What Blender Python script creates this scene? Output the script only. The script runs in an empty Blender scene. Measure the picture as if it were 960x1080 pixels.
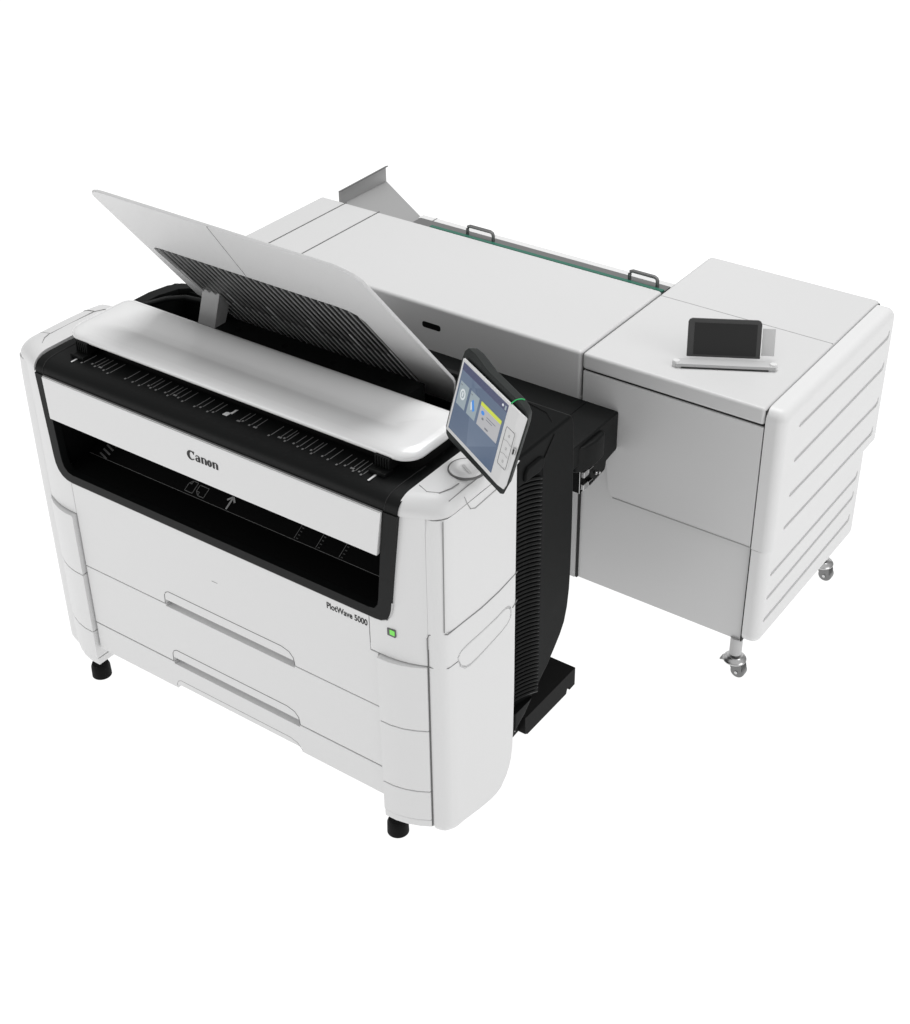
import bpy, bmesh, math, random
from mathutils import Vector, Matrix
random.seed(4)
sc = bpy.context.scene
C = sc.collection

# ------------------------------------------------------------------ camera
cam_d = bpy.data.cameras.new('camera')
cam = bpy.data.objects.new('camera', cam_d); C.objects.link(cam)
cam.location = (3.0584, -2.334, 3.1938)
Rx = Matrix.Rotation(math.radians(57.037), 4, 'X'); Ry = Matrix.Rotation(math.radians(0.723), 4, 'Y'); Rz = Matrix.Rotation(math.radians(35.396), 4, 'Z')
cam.rotation_euler = (Rz @ Ry @ Rx).to_euler()
cam_d.sensor_fit = 'HORIZONTAL'; cam_d.sensor_width = 36
cam_d.lens = 1601.5 / 960 * 36
cam_d.shift_x = (480 - 480.19) / 960
cam_d.shift_y = (502.48 - 540) / 960
cam_d.clip_end = 200
sc.camera = cam

# ------------------------------------------------------------------ world and studio lamps
world = bpy.data.worlds.new('World'); sc.world = world; world.use_nodes = True
wn = world.node_tree; bg = wn.nodes['Background']
tc = wn.nodes.new('ShaderNodeTexCoord'); sp = wn.nodes.new('ShaderNodeSeparateXYZ'); cr = wn.nodes.new('ShaderNodeValToRGB')
mp = wn.nodes.new('ShaderNodeMapRange'); mp.inputs[1].default_value = -1; mp.inputs[2].default_value = 1
wn.links.new(tc.outputs['Generated'], sp.inputs[0]); wn.links.new(sp.outputs[2], mp.inputs[0]); wn.links.new(mp.outputs[0], cr.inputs[0])
cr.color_ramp.elements[0].position = 0.45; cr.color_ramp.elements[0].color = (0.07, 0.07, 0.07, 1)
cr.color_ramp.elements[1].position = 0.95; cr.color_ramp.elements[1].color = (0.74, 0.74, 0.74, 1)
wn.links.new(cr.outputs[0], bg.inputs['Color']); bg.inputs['Strength'].default_value = 1.0

def area(name, loc, target, size, energy, sy=None):
    l = bpy.data.lights.new(name, 'AREA'); l.energy = energy; l.size = size
    if sy: l.shape = 'RECTANGLE'; l.size_y = sy
    o = bpy.data.objects.new(name, l); C.objects.link(o); o.location = loc
    o.rotation_euler = (Vector(target) - Vector(loc)).to_track_quat('-Z', 'Y').to_euler()
    return o
area('softbox_right', (5.8, 1.2, 2.6), (1.2, 1.0, .6), 2.2, 50)
area('softbox_front', (-1.9, -4.0, 1.7), (.5, 0, .7), 2.2, 38)
area('softbox_top', (.6, 2.6, 5.5), (.7, 1.0, 1.0), 2.5, 140)
sc.view_settings.view_transform = 'Standard'; sc.view_settings.look = 'None'
sc.view_settings.exposure = 0; sc.view_settings.gamma = 1

# ------------------------------------------------------------------ materials
def mat(name, col, rough=.45, metal=0.0, spec=.5, bump=0.0, bscale=900, vary=0.0, emit=None, coat=0):
    m = bpy.data.materials.new(name); m.use_nodes = True; nt = m.node_tree; b = nt.nodes['Principled BSDF']
    if isinstance(col, (int, float)): col = (col, col, col)
    b.inputs['Base Color'].default_value = (*col, 1)
    b.inputs['Roughness'].default_value = rough; b.inputs['Metallic'].default_value = metal
    b.inputs['Specular IOR Level'].default_value = spec; b.inputs['Coat Weight'].default_value = coat
    if emit: b.inputs['Emission Color'].default_value = (*emit[:3], 1); b.inputs['Emission Strength'].default_value = emit[3]
    t = nt.nodes.new('ShaderNodeTexCoord')
    if bump:
        n = nt.nodes.new('ShaderNodeTexNoise'); n.inputs['Scale'].default_value = bscale; n.inputs['Detail'].default_value = 3
        bp = nt.nodes.new('ShaderNodeBump'); bp.inputs['Strength'].default_value = bump; bp.inputs['Distance'].default_value = .0006
        nt.links.new(t.outputs['Object'], n.inputs['Vector']); nt.links.new(n.outputs['Fac'], bp.inputs['Height']); nt.links.new(bp.outputs[0], b.inputs['Normal'])
    if vary:
        n = nt.nodes.new('ShaderNodeTexNoise'); n.inputs['Scale'].default_value = 3.5; n.inputs['Detail'].default_value = 4
        mr = nt.nodes.new('ShaderNodeMapRange'); mr.inputs[3].default_value = rough - vary; mr.inputs[4].default_value = rough + vary
        nt.links.new(t.outputs['Object'], n.inputs['Vector']); nt.links.new(n.outputs['Fac'], mr.inputs[0]); nt.links.new(mr.outputs[0], b.inputs['Roughness'])
    return m
WHITE = mat('white_plastic', (.74, .74, .74), .42, bump=.12, vary=.05)
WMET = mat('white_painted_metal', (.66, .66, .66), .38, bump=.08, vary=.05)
LGREY = mat('light_grey_plastic', (.52, .52, .52), .45, bump=.1)
LID = mat('white_lid', (.84, .84, .84), .22, bump=.04, vary=.04, coat=.3)
BLACK = mat('black_plastic', (.0065, .007, .007), .42, spec=.13, bump=.25, vary=.06)
BLACKM = mat('matt_black', (.005, .005, .005), .6, spec=.1, bump=.2)
SHELL = mat('dark_green_black_plastic', (.016, .019, .018), .45, spec=.2, bump=.2)
RBLACK = mat('satin_black_housing', (.0065, .007, .007), .5, spec=.05, bump=.25, vary=.06)
SEAM = mat('panel_gap', (.13, .13, .13), .8)
SEAMD = mat('dark_panel_gap', (.02, .02, .02), .8)
SEAM_SHADE = mat('fine_gap_and_shade', (.36, .36, .36), .8)  # fine gaps, and the painted shade line on the cabinet door
SEAMM = mat('soft_panel_gap', (.24, .24, .24), .8)
GREYM = mat('grey_painted_sheet', (.34, .34, .34), .45, bump=.1)
STEEL = mat('brushed_steel', (.55, .55, .55), .28, metal=1.0, bump=.1)
DSTEEL = mat('dark_steel', (.20, .20, .20), .35, metal=.7)
INK = mat('black_ink', (.006, .006, .006), .6)
WINK = mat('white_ink', (.75, .75, .75), .6)
GINK = mat('grey_ink', (.22, .22, .22), .6)
DINK = mat('faint_grey_ink', (.10, .10, .10), .6)
GREEN = mat('green_lamp', (.15, .6, .08), .4, emit=(.20, .70, .10, .30))
GLED = mat('green_strip_lamp', (.02, .3, .08), .4, emit=(.02, .42, .12, .5))
GLASS = mat('green_glass_edge', (.03, .15, .105), .12)
def lit(name, c, s=1.0): return mat(name, tuple(x * .3 for x in c), .25, emit=(*c, s))

# ------------------------------------------------------------------ mesh helpers
class MB:
    def __init__(s): s.v = []; s.f = []; s.m = []; s.mats = []
    def mi(s, m):
        if m not in s.mats: s.mats.append(m)
        return s.mats.index(m)
    def add(s, verts, faces, m):
        b = len(s.v); k = s.mi(m); s.v += [tuple(v) for v in verts]
        for f in faces: s.f.append([b + i for i in f]); s.m.append(k)
    def box(s, x0, x1, y0, y1, z0, z1, m):
        v = [(x, y, z) for x in (x0, x1) for y in (y0, y1) for z in (z0, z1)]
        s.add(v, [(0, 1, 3, 2), (4, 6, 7, 5), (0, 4, 5, 1), (2, 3, 7, 6), (0, 2, 6, 4), (1, 5, 7, 3)], m)
        return s
    def prism(s, pts, ax, a, b, m):
        n = len(pts)
        def P(p, c): return {'x': (c, p[0], p[1]), 'y': (p[0], c, p[1]), 'z': (p[0], p[1], c)}[ax]
        v = [P(p, a) for p in pts] + [P(p, b) for p in pts]
        s.add(v, [list(range(n))[::-1], list(range(n, 2 * n))] + [(i, (i + 1) % n, n + (i + 1) % n, n + i) for i in range(n)], m)
        return s
    def frame_prism(s, pts, O, A, B, N, a, b, m):   # polygon in the plane O + p*A + q*B, extruded along N from a to b
        O, A, B, N = map(Vector, (O, A, B, N)); n = len(pts)
        v = [O + A * p + B * q + N * a for p, q in pts] + [O + A * p + B * q + N * b for p, q in pts]
        s.add(v, [list(range(n))[::-1], list(range(n, 2 * n))] + [(i, (i + 1) % n, n + (i + 1) % n, n + i) for i in range(n)], m)
        return s
    def tube(s, pts, r, m, seg=8, closed=False):
        P = [Vector(p) for p in pts]; n = len(P); rings = []
        for i in range(n):
            if closed: t = P[(i + 1) % n] - P[i - 1]
            else: t = P[min(i + 1, n - 1)] - P[max(i - 1, 0)]
            t.normalize(); up = Vector((0, 0, 1)) if abs(t.z) < .9 else Vector((1, 0, 0))
            a = t.cross(up).normalized(); b = a.cross(t).normalized()
            rings.append([P[i] + (a * math.cos(2 * math.pi * k / seg) + b * math.sin(2 * math.pi * k / seg)) * r for k in range(seg)])
        v = [q for rg in rings for q in rg]; f = []
        for i in range(n if closed else n - 1):
            j = (i + 1) % n
            for k in range(seg): f.append((i * seg + k, i * seg + (k + 1) % seg, j * seg + (k + 1) % seg, j * seg + k))
        if not closed: f += [list(range(seg))[::-1], [(n - 1) * seg + k for k in range(seg)]]
        s.add(v, f, m); return s
    def lathe(s, prof, c, m, seg=32, ax='z'):
        v = []; f = []; n = len(prof)
        for k in range(seg):
            t = 2 * math.pi * k / seg
            for r, h in prof:
                q = (r * math.cos(t), r * math.sin(t), h)
                if ax == 'x': q = (q[2], q[0], q[1])
                if ax == 'y': q = (q[0], q[2], q[1])
                v.append((c[0] + q[0], c[1] + q[1], c[2] + q[2]))
        for k in range(seg):
            for i in range(n - 1): f.append((k * n + i, ((k + 1) % seg) * n + i, ((k + 1) % seg) * n + i + 1, k * n + i + 1))
        f += [[k * n for k in range(seg)][::-1], [k * n + n - 1 for k in range(seg)]]
        s.add(v, f, m); return s
    def grid(s, rows, m, thick=None):
        n = len(rows[0]); v = [q for r in rows for q in r]
        s.add(v, [(i * n + j, i * n + j + 1, (i + 1) * n + j + 1, (i + 1) * n + j) for i in range(len(rows) - 1) for j in range(n - 1)], m); return s
    def mesh(s, name, bevel=0, seg=3, ang=30, limit=35):
        me = bpy.data.meshes.new(name); me.from_pydata(s.v, [], s.f)
        for m in s.mats: me.materials.append(m)
        for p, k in zip(me.polygons, s.m): p.material_index = k
        bm = bmesh.new(); bm.from_mesh(me); bmesh.ops.recalc_face_normals(bm, faces=bm.faces)
        if bevel:
            es = [e for e in bm.edges if len(e.link_faces) == 2 and e.calc_face_angle(0) > math.radians(limit)]
            bmesh.ops.bevel(bm, geom=es, offset=bevel, offset_type='OFFSET', segments=seg, profile=.5, affect='EDGES', clamp_overlap=True)
        for f in bm.faces: f.smooth = True
        for e in bm.edges: e.smooth = not (len(e.link_faces) == 2 and e.calc_face_angle(0) > math.radians(ang))
        bm.to_mesh(me); bm.free(); return me
    def build(s, name, parent=None, label=None, **k):
        o = bpy.data.objects.new(name, s.mesh(name, **k)); C.objects.link(o)
        if parent: o.parent = parent; o.matrix_parent_inverse = parent.matrix_world.inverted()
        if label: o['label'] = label
        return o

def empty(name, loc, label, cat, group=None):
    o = bpy.data.objects.new(name, None); o.empty_display_size = .1; C.objects.link(o); o.location = loc
    o['label'] = label; o['category'] = cat
    if group: o['group'] = group
    bpy.context.view_layer.update(); return o
def cut(o, mb):                       # boolean difference, applied
    c = bpy.data.objects.new('cutter', mb.mesh('cutter')); C.objects.link(c)
    md = o.modifiers.new('b', 'BOOLEAN'); md.object = c; md.operation = 'DIFFERENCE'; md.solver = 'EXACT'
    dg = bpy.context.evaluated_depsgraph_get(); me = bpy.data.meshes.new_from_object(o.evaluated_get(dg))
    o.modifiers.clear(); o.data = me; bpy.data.objects.remove(c)
    bm = bmesh.new(); bm.from_mesh(me)
    for f in bm.faces: f.smooth = True
    for e in bm.edges: e.smooth = not (len(e.link_faces) == 2 and e.calc_face_angle(0) > math.radians(30))
    bm.to_mesh(me); bm.free()
def merge(o, mb):                     # put more geometry (panel gaps) into a part's own mesh
    me = o.data
    for m in mb.mats:
        if m.name not in [x.name for x in me.materials if x]: me.materials.append(m)
    names = [x.name for x in me.materials]
    add = mb.mesh('tmp'); bm = bmesh.new(); bm.from_mesh(me); n0 = len(bm.faces); bm.from_mesh(add); bm.faces.ensure_lookup_table()
    for i, p in enumerate(add.polygons): bm.faces[n0 + i].material_index = names.index(mb.mats[p.material_index].name)
    bm.to_mesh(me); bm.free()
def rrect(x0, x1, z0, z1, r, n=5):
    p = []
    for cx, cz, a in ((x1 - r, z1 - r, 0), (x0 + r, z1 - r, 90), (x0 + r, z0 + r, 180), (x1 - r, z0 + r, 270)):
        for i in range(n + 1):
            t = math.radians(a + 90 * i / n); p.append((cx + r * math.cos(t), cz + r * math.sin(t)))
    return p
def text_mb(txt, size, O, A, B, N, m, extr=.0006, space=1.0, wide=1.0):
    cu = bpy.data.curves.new('t', 'FONT'); cu.body = txt; cu.size = size; cu.extrude = .0001; cu.space_character = space; cu.offset = .0005
    o = bpy.data.objects.new('t', cu); C.objects.link(o); dg = bpy.context.evaluated_depsgraph_get()
    me = bpy.data.meshes.new_from_object(o.evaluated_get(dg)); bpy.data.objects.remove(o)
    O, A, B, N = map(Vector, (O, A, B, N)); mb = MB()
    mb.add([O + A * v.co.x * wide + B * v.co.y + N * (extr if v.co.z > 0 else 0) for v in me.vertices], [list(p.vertices) for p in me.polygons], m)
    return mb

# ------------------------------------------------------------------ the setting
fl = mat('self_lit_white_floor', (.20, .20, .20), .8, spec=0, emit=(1, 1, 1, .98))  # glow added to the floor: keeps it pure white, drowns contact shadows
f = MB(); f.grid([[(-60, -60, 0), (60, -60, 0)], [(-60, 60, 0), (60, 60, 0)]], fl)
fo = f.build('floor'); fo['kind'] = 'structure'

# ================================================================== PRINTER
PR = empty('wide_format_printer', (.56, .3, 0), 'large white and black wide format printer with raised rear tray and tilted colour screen', 'printer')
CX = .56
def mx(p, s): return (CX + s * (p - CX)) - (.020 * max(0, (p - 1.2565) / .0465) if s < 0 else 0)

for s in (1, -1):                                       # corner columns
    b = MB(); b0 = MB()
    up = [(1.094, 0), (1.15, 0), (1.185, .004), (1.215, .011), (1.24, .020), (1.2590, .0285), (1.2590, .33), (1.094, .33)]
    lo = [(1.124, -.015), (1.16, -.014), (1.195, -.007), (1.228, .006), (1.2565, .022), (1.2565, .33), (1.124, .33)]
    u0 = 1.094 if s > 0 else 1.1202
    b0.prism([(mx(max(x, u0), s), y) for x, y in up], 'z', .6955, 1.150, WHITE)
    c0 = b0.build('corner_column', PR, bevel=.002, seg=2)
    xc = sorted((mx(1.0, s), mx(1.1595, s))); cut(c0, MB().box(xc[0], xc[1], -.1, .5, .834, 1.2, WHITE))
    zs = [.694, .477, .259, .152, .125]
    for i in range(4):
        lo2 = lo if i < 3 else [(x, y + .003 if y < .1 else y) for x, y in lo]
        b.prism([(mx(x, s), y) for x, y in lo2], 'z', zs[i + 1] + .0015, zs[i] - .0015, WHITE)
    inner = [(mx(x, s), y) for x, y in ((1.128, -.006), (1.195, .004), (1.250, .030), (1.250, .32), (1.128, .32))]
    b.prism(inner, 'z', .13, .692, SEAM)
    c = b.build('column_cover', PR, bevel=.002, seg=2)
    # door / side panel wrapping the corner
    side = [(.029, .135), (.038, .112), (.058, .101), (.085, .097), (.19, .080), (.245, .070), (.275, .070), (.298, .076), (.318, .088), (.335, .104), (.348, .126), (.357, .154), (.362, .19),
            (.365, .25), (.368, .40), (.370, 1.12), (.370, 1.146), (.033, 1.146), (.030, 1.10), (.029, 1.0), (.029, .80)]
    d = MB()
    xs = [(1.2593, .000), (1.275, .002), (1.288, .008), (1.297, .018), (1.3015, .033), (1.303, .06)]
    rows = []
    for x, dy in xs:
        rows.append([(mx(x, s), y + (dy if y < .1 else 0) - (dy * .25 if y > .3 else 0), z + (dy * .15 if z < .2 else 0)) for y, z in side])
    n = len(side)
    v = [q for r in rows for q in r]; ff = []
    for i in range(len(rows) - 1):
        for j in range(n): ff.append((i * n + j, i * n + (j + 1) % n, (i + 1) * n + (j + 1) % n, (i + 1) * n + j))
    ff += [list(range(n))[::-1], [(len(rows) - 1) * n + j for j in range(n)]]
    d.add(v, ff, WHITE)
    do = d.build('side_door', PR, ang=40, label='right side door with curved pull handle' if s > 0 else 'left side door')
    if s > 0:
        q = MB()
        q.tube([(1.3032, .052, .803), (1.3036, .12, .799), (1.3036, .20, .793), (1.3036, .28, .795), (1.303, .367, .806)], .0016, SEAMM, 6)
        q.tube([(1.2575, .027, .75), (1.2575, .027, .786), (1.262, .029, .798), (1.28, .038, .803), (1.3032, .052, .803)], .0016, SEAMM, 6)
        q.tube([(1.2585, .0275, .13), (1.2585, .0275, .75)], .0018, SEAM, 6)
        q.tube([(1.2585, .0265, .694), (1.285, .037, .6925), (1.301, .056, .690), (1.3035, .094, .688)], .0014, SEAMM, 6)
        q.tube([(1.3035, .345, .700), (1.303, .368, .712)], .0014, SEAMM, 6)
        q.tube([(1.2975, .046, .81), (1.2985, .048, 1.145)], .0013, SEAMM, 6)
        # recessed pull handle
        pts = [(.0945, .687), (.0925, .700), (.098, .709), (.112, .715), (.137, .717), (.208, .716), (.275, .718), (.302, .722), (.320, .722), (.333, .715), (.340, .702), (.342, .684), (.337, .670), (.325, .660),
               (.301, .652), (.245, .644), (.184, .637), (.148, .636), (.124, .643), (.104, .662)]
        cut(do, MB().prism(pts, 'x', 1.2995, 1.32, WHITE))
        merge(do, q)
        cy, cz = .218, .680
        inn = [(cy + (y - cy) * .955, cz + (z - cz) * .84) for y, z in pts]
        h = MB(); h.prism(inn, 'x', 1.298, 1.3032, WHITE)
        h.tube([(1.3002, cy + (y - cy) * .98, cz + (z - cz) * .93) for y, z in pts], .0040, SEAMM, 8, closed=True)
        h.build('pull_handle', do, bevel=.0015, seg=2)

    # rounded white cap on top of the column
    st = [(1.196, .002, 1.194), (1.225, .012, 1.195), (1.2565, .026, 1.194), (1.278, .037, 1.189), (1.292, .050, 1.181), (1.3005, .066, 1.167), (1.3035, .082, 1.149)]
    rows = []
    for x, y0, zt in st:
        r = min(.042, zt - 1.1485) ; z0 = zt - r
        row = [(mx(x, s), y0, 1.1485), (mx(x, s), y0, z0 + .0002)]
        for k in range(1, 9):
            t = math.radians(90 * k / 8); row.append((mx(x, s), y0 + .055 * (1 - math.cos(t)), z0 + r * math.sin(t)))
        row += [(mx(x, s), .20, zt + .001), (mx(x, s), .30, zt - .001), (mx(x, s), .355, zt - .006), (mx(x, s), .372, zt - .030 if zt > 1.185 else 1.149), (mx(x, s), .373, 1.1485)]
        rows.append(row)
    cp = MB(); cp.grid(rows, WHITE)
    cp.add([rows[0][0], rows[0][-1], rows[-1][-1], rows[-1][0]], [(0, 1, 2, 3)], WHITE)
    n = len(rows[0])
    cp.add(rows[0], [list(range(n))], WHITE)
    co = cp.build('top_cap', PR, ang=50, label='white cap over the right column, with screen mount' if s > 0 else 'white cap over the left column')
    g = MB()
    if s > 0:
        g.tube([(1.203, .085, 1.1945), (1.235, .072, 1.1945), (1.262, .086, 1.1935), (1.273, .120, 1.1925), (1.275, .148, 1.192)], .0013, SEAMM, 6)
        g.tube([(1.290, .085, 1.1805), (1.291, .15, 1.1835), (1.2915, .30, 1.1815)], .0012, SEAMM, 6)
        g.tube([(1.3002, .135, 1.169), (1.3036, .140, 1.150), (1.3038, .155, 1.125), (1.3038, .175, 1.116), (1.3038, .215, 1.118), (1.3038, .30, 1.122)], .0012, SEAM_SHADE, 6)
        mc = (1.2575, .206, 1.197)
        m_ = MB().lathe([(.0475, -.004), (.0475, .0015), (.0445, .0015), (.0445, -.004)], mc, SEAM, 40)
        m_.lathe([(.044, -.006), (.0435, .002), (.036, .0045), (.024, .002), (.018, .0015), (.001, .0015)], mc, WHITE, 40)
        m_.frame_prism(rrect(-.024, .024, -.0035, .0035, .003, 4), (1.262, .200, 1.1985), (.85, -.5, .0), (.5, .85, 0), (0, 0, 1), 0, .0018, LGREY)
        m_.build('screen_mount', PR, ang=50)
    else:
        g.tube([(mx(1.2565, s), .125, 1.1942), (mx(1.2565, s), .29, 1.1940), (mx(1.245, s), .32, 1.1925), (mx(1.22, s), .34, 1.191)], .0013, SEAMM, 6)
        g.tube([(mx(1.258, s), .125, 1.1945), (mx(1.25, s), .098, 1.1945)], .0015, SEAMM, 6)
        for yy in (.125, .295): g.tube([(mx(1.2565, s), yy, 1.1938), (mx(1.278, s), yy, 1.1888), (mx(1.290, s), yy, 1.1815)], .0012, SEAMM, 6)
        g.tube([(mx(1.252, s), .100, 1.1945), (mx(1.23, s), .070, 1.1935), (mx(1.205, s), .058, 1.1905)], .0015, SEAMM, 6)
    merge(co, g)
    # black foot on a short stem
    fx = 1.113 if s > 0 else -.088
    ft = MB().lathe([(.026, 0), (.0315, .004), (.0305, .040), (.026, .052), (.012, .057)], (fx, .055, 0), BLACKM, 32)
    ft.lathe([(.009, .05), (.009, .132)], (fx, .055, 0), STEEL, 16)
    fo_ = ft.build('foot', PR, ang=40)
    r2 = fo_.copy(); C.objects.link(r2); r2.parent = PR; r2.matrix_parent_inverse = fo_.matrix_parent_inverse.copy(); r2.location = (0, .52, 0)

# centre panels: a fixed upper panel, a middle drawer and a lower drawer
def slab(name, z0, z1, lab=None, x0=.001, x1=1.118):
    b = MB()
    if z1 > .7: b.prism([(x0, z0), (x1, z0), (x1, .692), (1.0932, .692), (1.0932, z1), (x0, z1)], 'y', 0, .30, WHITE)
    else: b.box(x0, x1, 0, .30, z0, z1, WHITE)
    return b.build(name, PR, bevel=.0016, seg=2, label=lab)
pk = rrect(.334, .818, .4985, .5205, .0015, 2)
up_ = slab('front_panel', .5095, .8075)
def handle_tab(z, x0=.331, x1=.822, h=.047, band=.021):
    """cut pocket below the drawer's grip and draw the grip's outline"""
    o = [(x0, z - .001), (x0 + .001, z + h - .018), (x0 + .007, z + h - .007), (x0 + .018, z + h)]
    o2 = [(x1 - .045, z + h - .001), (x1 - .018, z + h - .008), (x1 - .004, z + h - .024), (x1, z - .001)]
    return [(x, 0, zz) for x, zz in o + o2]
d1 = slab('drawer', .2952, .5062, 'upper paper drawer'); d2 = slab('drawer', .190, .2907, 'lower paper drawer')
for (o_, z) in ((up_, .5092), (d1, .2945), (d2, .190)):
    cut(o_, MB().prism([(-.02, z - .02), (.034, z - .02), (.034, z + .002), (.004, z + .0165), (-.02, z + .0165)], 'x', .333, .820, WHITE))
for (o_, z) in ((d1, .5070), (d2, .2915)):
    cut(o_, MB().prism([(-.02, z + .02), (.034, z + .02), (.034, z - .010), (-.02, z - .0045)], 'x', .333, .820, WHITE))
merge(up_, MB().box(1.0938, 1.0968, .0004, .02,   .716, .803, SEAMD))
q = MB(); q.tube(handle_tab(.512), .0011, SEAM, 6); merge(up_, q)
q = MB(); q.tube(handle_tab(.296), .0011, SEAM, 6); merge(d1, q)
q = MB(); q.tube(handle_tab(.200, h=.026), .0006, SEAM, 6); merge(d2, q)
for z in (.5081, .2930):
    b = MB().box(.002, 1.116, .036, .29, z - .012, z + .012, LGREY)
    b.build('drawer_rail', PR)
MB().box(.535, .556, -.0004, .004, .676, .6775, GINK).build('small_mark', up_)

# black bezel (ring) round the paper slot, its inner box and the curved top panel
outer = [(-.068, 1.1495), (-.0515, .880), (-.0485, .853), (-.040, .833), (-.026, .818), (-.008, .8105), (.01, .8085), (1.118, .8085), (1.138, .811), (1.153, .819), (1.1635, .834), (1.1695, .855), (1.1725, .880), (1.2005, 1.1495)]
inner = [(-.036, 1.1485), (-.020, .880), (-.015, .858), (-.002, .842), (.018, .8370), (1.100, .8370), (1.118, .841), (1.127, .853), (1.131, .875), (1.156, 1.1485)]
bz = MB(); n = len(inner)
def ring(mb, O_, I_, y0, y1, m):
    # O_ and I_ open paths (left-top down round to right-top); joined as strips with a front, back and edges
    P = lambda p, y: (p[0], y, p[1])
    def res(path, k):
        L = [0]
        for a, b_ in zip(path, path[1:]): L.append(L[-1] + math.dist(a, b_))
        out = []
        for i in range(k):
            t = L[-1] * i / (k - 1); j = max(0, min(len(path) - 2, next((q for q in range(1, len(L)) if L[q] >= t - 1e-9), len(L) - 1) - 1))
            u = (t - L[j]) / max(1e-9, L[j + 1] - L[j]); out.append((path[j][0] + (path[j + 1][0] - path[j][0]) * u, path[j][1] + (path[j + 1][1] - path[j][1]) * u))
        return out
    k = 90; A = res(O_, k); B = res(I_, k)
    v = [P(p, y0) for p in A] + [P(p, y0) for p in B] + [P(p, y1) for p in A] + [P(p, y1) for p in B]; f = []
    for i in range(k - 1):
        f += [(i, i + 1, k + i + 1, k + i), (2 * k + i, 3 * k + i, 3 * k + i + 1, 2 * k + i + 1), (i, 2 * k + i, 2 * k + i + 1, i + 1), (k + i, k + i + 1, 3 * k + i + 1, 3 * k + i)]
    f += [(0, k, 3 * k, 2 * k), (k - 1, 3 * k - 1, 4 * k - 1, 2 * k - 1)]
    mb.add(v, f, m)
ring(bz, outer, inner, -.004, .02, BLACK)
bzo = bz.build('scanner_bezel', PR, ang=40)
q = MB(); q.tube([(x, -.0005, z - .0012) for x, z in outer[1:-1]], .0030, LGREY, 6); merge(bzo, q)
sl = MB()
sl.grid([[(-.036, .0, .8360), (1.158, .0, .8360)], [(-.0365, .112, .8365), (1.158, .112, .8365)]], BLACKM)
sl.grid([[(-.0365, .112, .8365), (1.158, .112, .8365)], [(-.0365, .36, .985), (1.158, .36, .985)]], BLACKM)
sl.grid([[(-.0365, .36, .985), (1.158, .36, .985)], [(-.0365, .36, 1.14), (1.158, .36, 1.14)]], BLACKM)
sl.add([(-.0365, 0, .836), (-.0365, .112, .8365), (-.0365, .36, .985), (-.0365, .36, 1.14), (-.0365, 0, 1.14)], [(0, 1, 2, 3, 4)], BLACKM)
sl.add([(1.158, 0, .836), (1.158, .112, .8365), (1.158, .36, .985), (1.158, .36, 1.14), (1.158, 0, 1.14)], [(0, 1, 2, 3, 4)], BLACKM)
sl.tube([(-.0365, .112, .8375), (1.158, .112, .8375)], .0007, GINK, 6)
slo = sl.build('paper_slot', PR)
# prints inside the slot, laid on the sloping plate
SO = Vector((0, .112, .8372)); SB = Vector((0, .248, .1485)).normalized(); SA = Vector((1, 0, 0)); SN = SA.cross(SB)
pr = MB()
def sline(mb, p, q_, w, m, O=SO, A=SA, B=SB, N=SN, h=.0008):
    p = Vector(p); q_ = Vector(q_); d = (q_ - p).normalized(); n_ = Vector((-d.y, d.x)) * w / 2
    mb.frame_prism([tuple(p + n_), tuple(q_ + n_), tuple(q_ - n_), tuple(p - n_)], O, A, B, N, .0002, h, m)
for x0 in (.750, .826, .905, 1.050):
    sline(pr, (x0, .004), (x0, .095), .0016, GINK)
    for k in range(7): sline(pr, (x0 + .005, .007 + k * .011), (x0 + .012, .007 + k * .011), .0028, DINK)
sline(pr, (1.09, .03), (1.11, .08), .002, DINK); sline(pr, (1.10, .02), (1.10, .07), .004, DINK)
for p, q_ in (((.503, .004), (.503, .042)), ((.503, .044), (.489, .030)), ((.503, .044), (.517, .030))): sline(pr, p, q_, .0056, LGREY)
for poly in ([(.340, .022), (.340, .062), (.352, .078), (.374, .078), (.374, .022), (.340, .022)], [(.384, .072), (.384, .040), (.398, .022), (.424, .022), (.424, .072), (.384, .072)], [(.340, .062), (.352, .062), (.352, .078)], [(.384, .040), (.398, .040), (.398, .022)]):
    for a, b_ in zip(poly, poly[1:]): sline(pr, (.343 + (a[0] - .34) * .86, a[1] * .62 - .006), (.343 + (b_[0] - .34) * .86, b_[1] * .62 - .006), .0020, GINK)
for k in range(5): sline(pr, (.0 + k * .002, .012 + k * .015), (.034 + k * .002, .002 + k * .015), .0055, GINK)
merge(slo, pr)

# white flap with the logo
fl_ = MB().prism([(-.0345, 1.1465), (1.1555, 1.1465), (1.1375, 1.0145), (-.0295, 1.0145)], 'y', -.010, .004, WHITE).build('front_flap', PR, bevel=.0015, seg=2)
MB().box(-.03, 1.15, .004, .05, 1.10, 1.14, BLACKM).build('flap_hinge', PR)
lg = MB()
def ell(cx, cz, rx, rz, n=20, a0=0, a1=360): return [(cx + rx * math.cos(math.radians(a0 + (a1 - a0) * i / n)), cz + rz * math.sin(math.radians(a0 + (a1 - a0) * i / n))) for i in range(n + 1)]
LO, LA, LB, LN = (.514, -.0102, 1.0775), (1, 0, 0), (0, 0, 1), (0, -1, 0)
def band(o, i_):      # strip between two open paths
    k = len(o)
    for j in range(k - 1): lg.frame_prism([o[j], o[j + 1], i_[j + 1], i_[j]], LO, LA, LB, LN, 0, .0008, INK)
S = .0262
def glyph_o(x, w):
    band(ell(x + w / 2, S * .36, w / 2, S * .38), ell(x + w / 2, S * .36, w / 2 - .0068, S * .27))
def stem(x, w, h, z0=0): lg.frame_prism([(x, z0), (x + w, z0), (x + w, h), (x, h - .002)], LO, LA, LB, LN, 0, .0008, INK)
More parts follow.
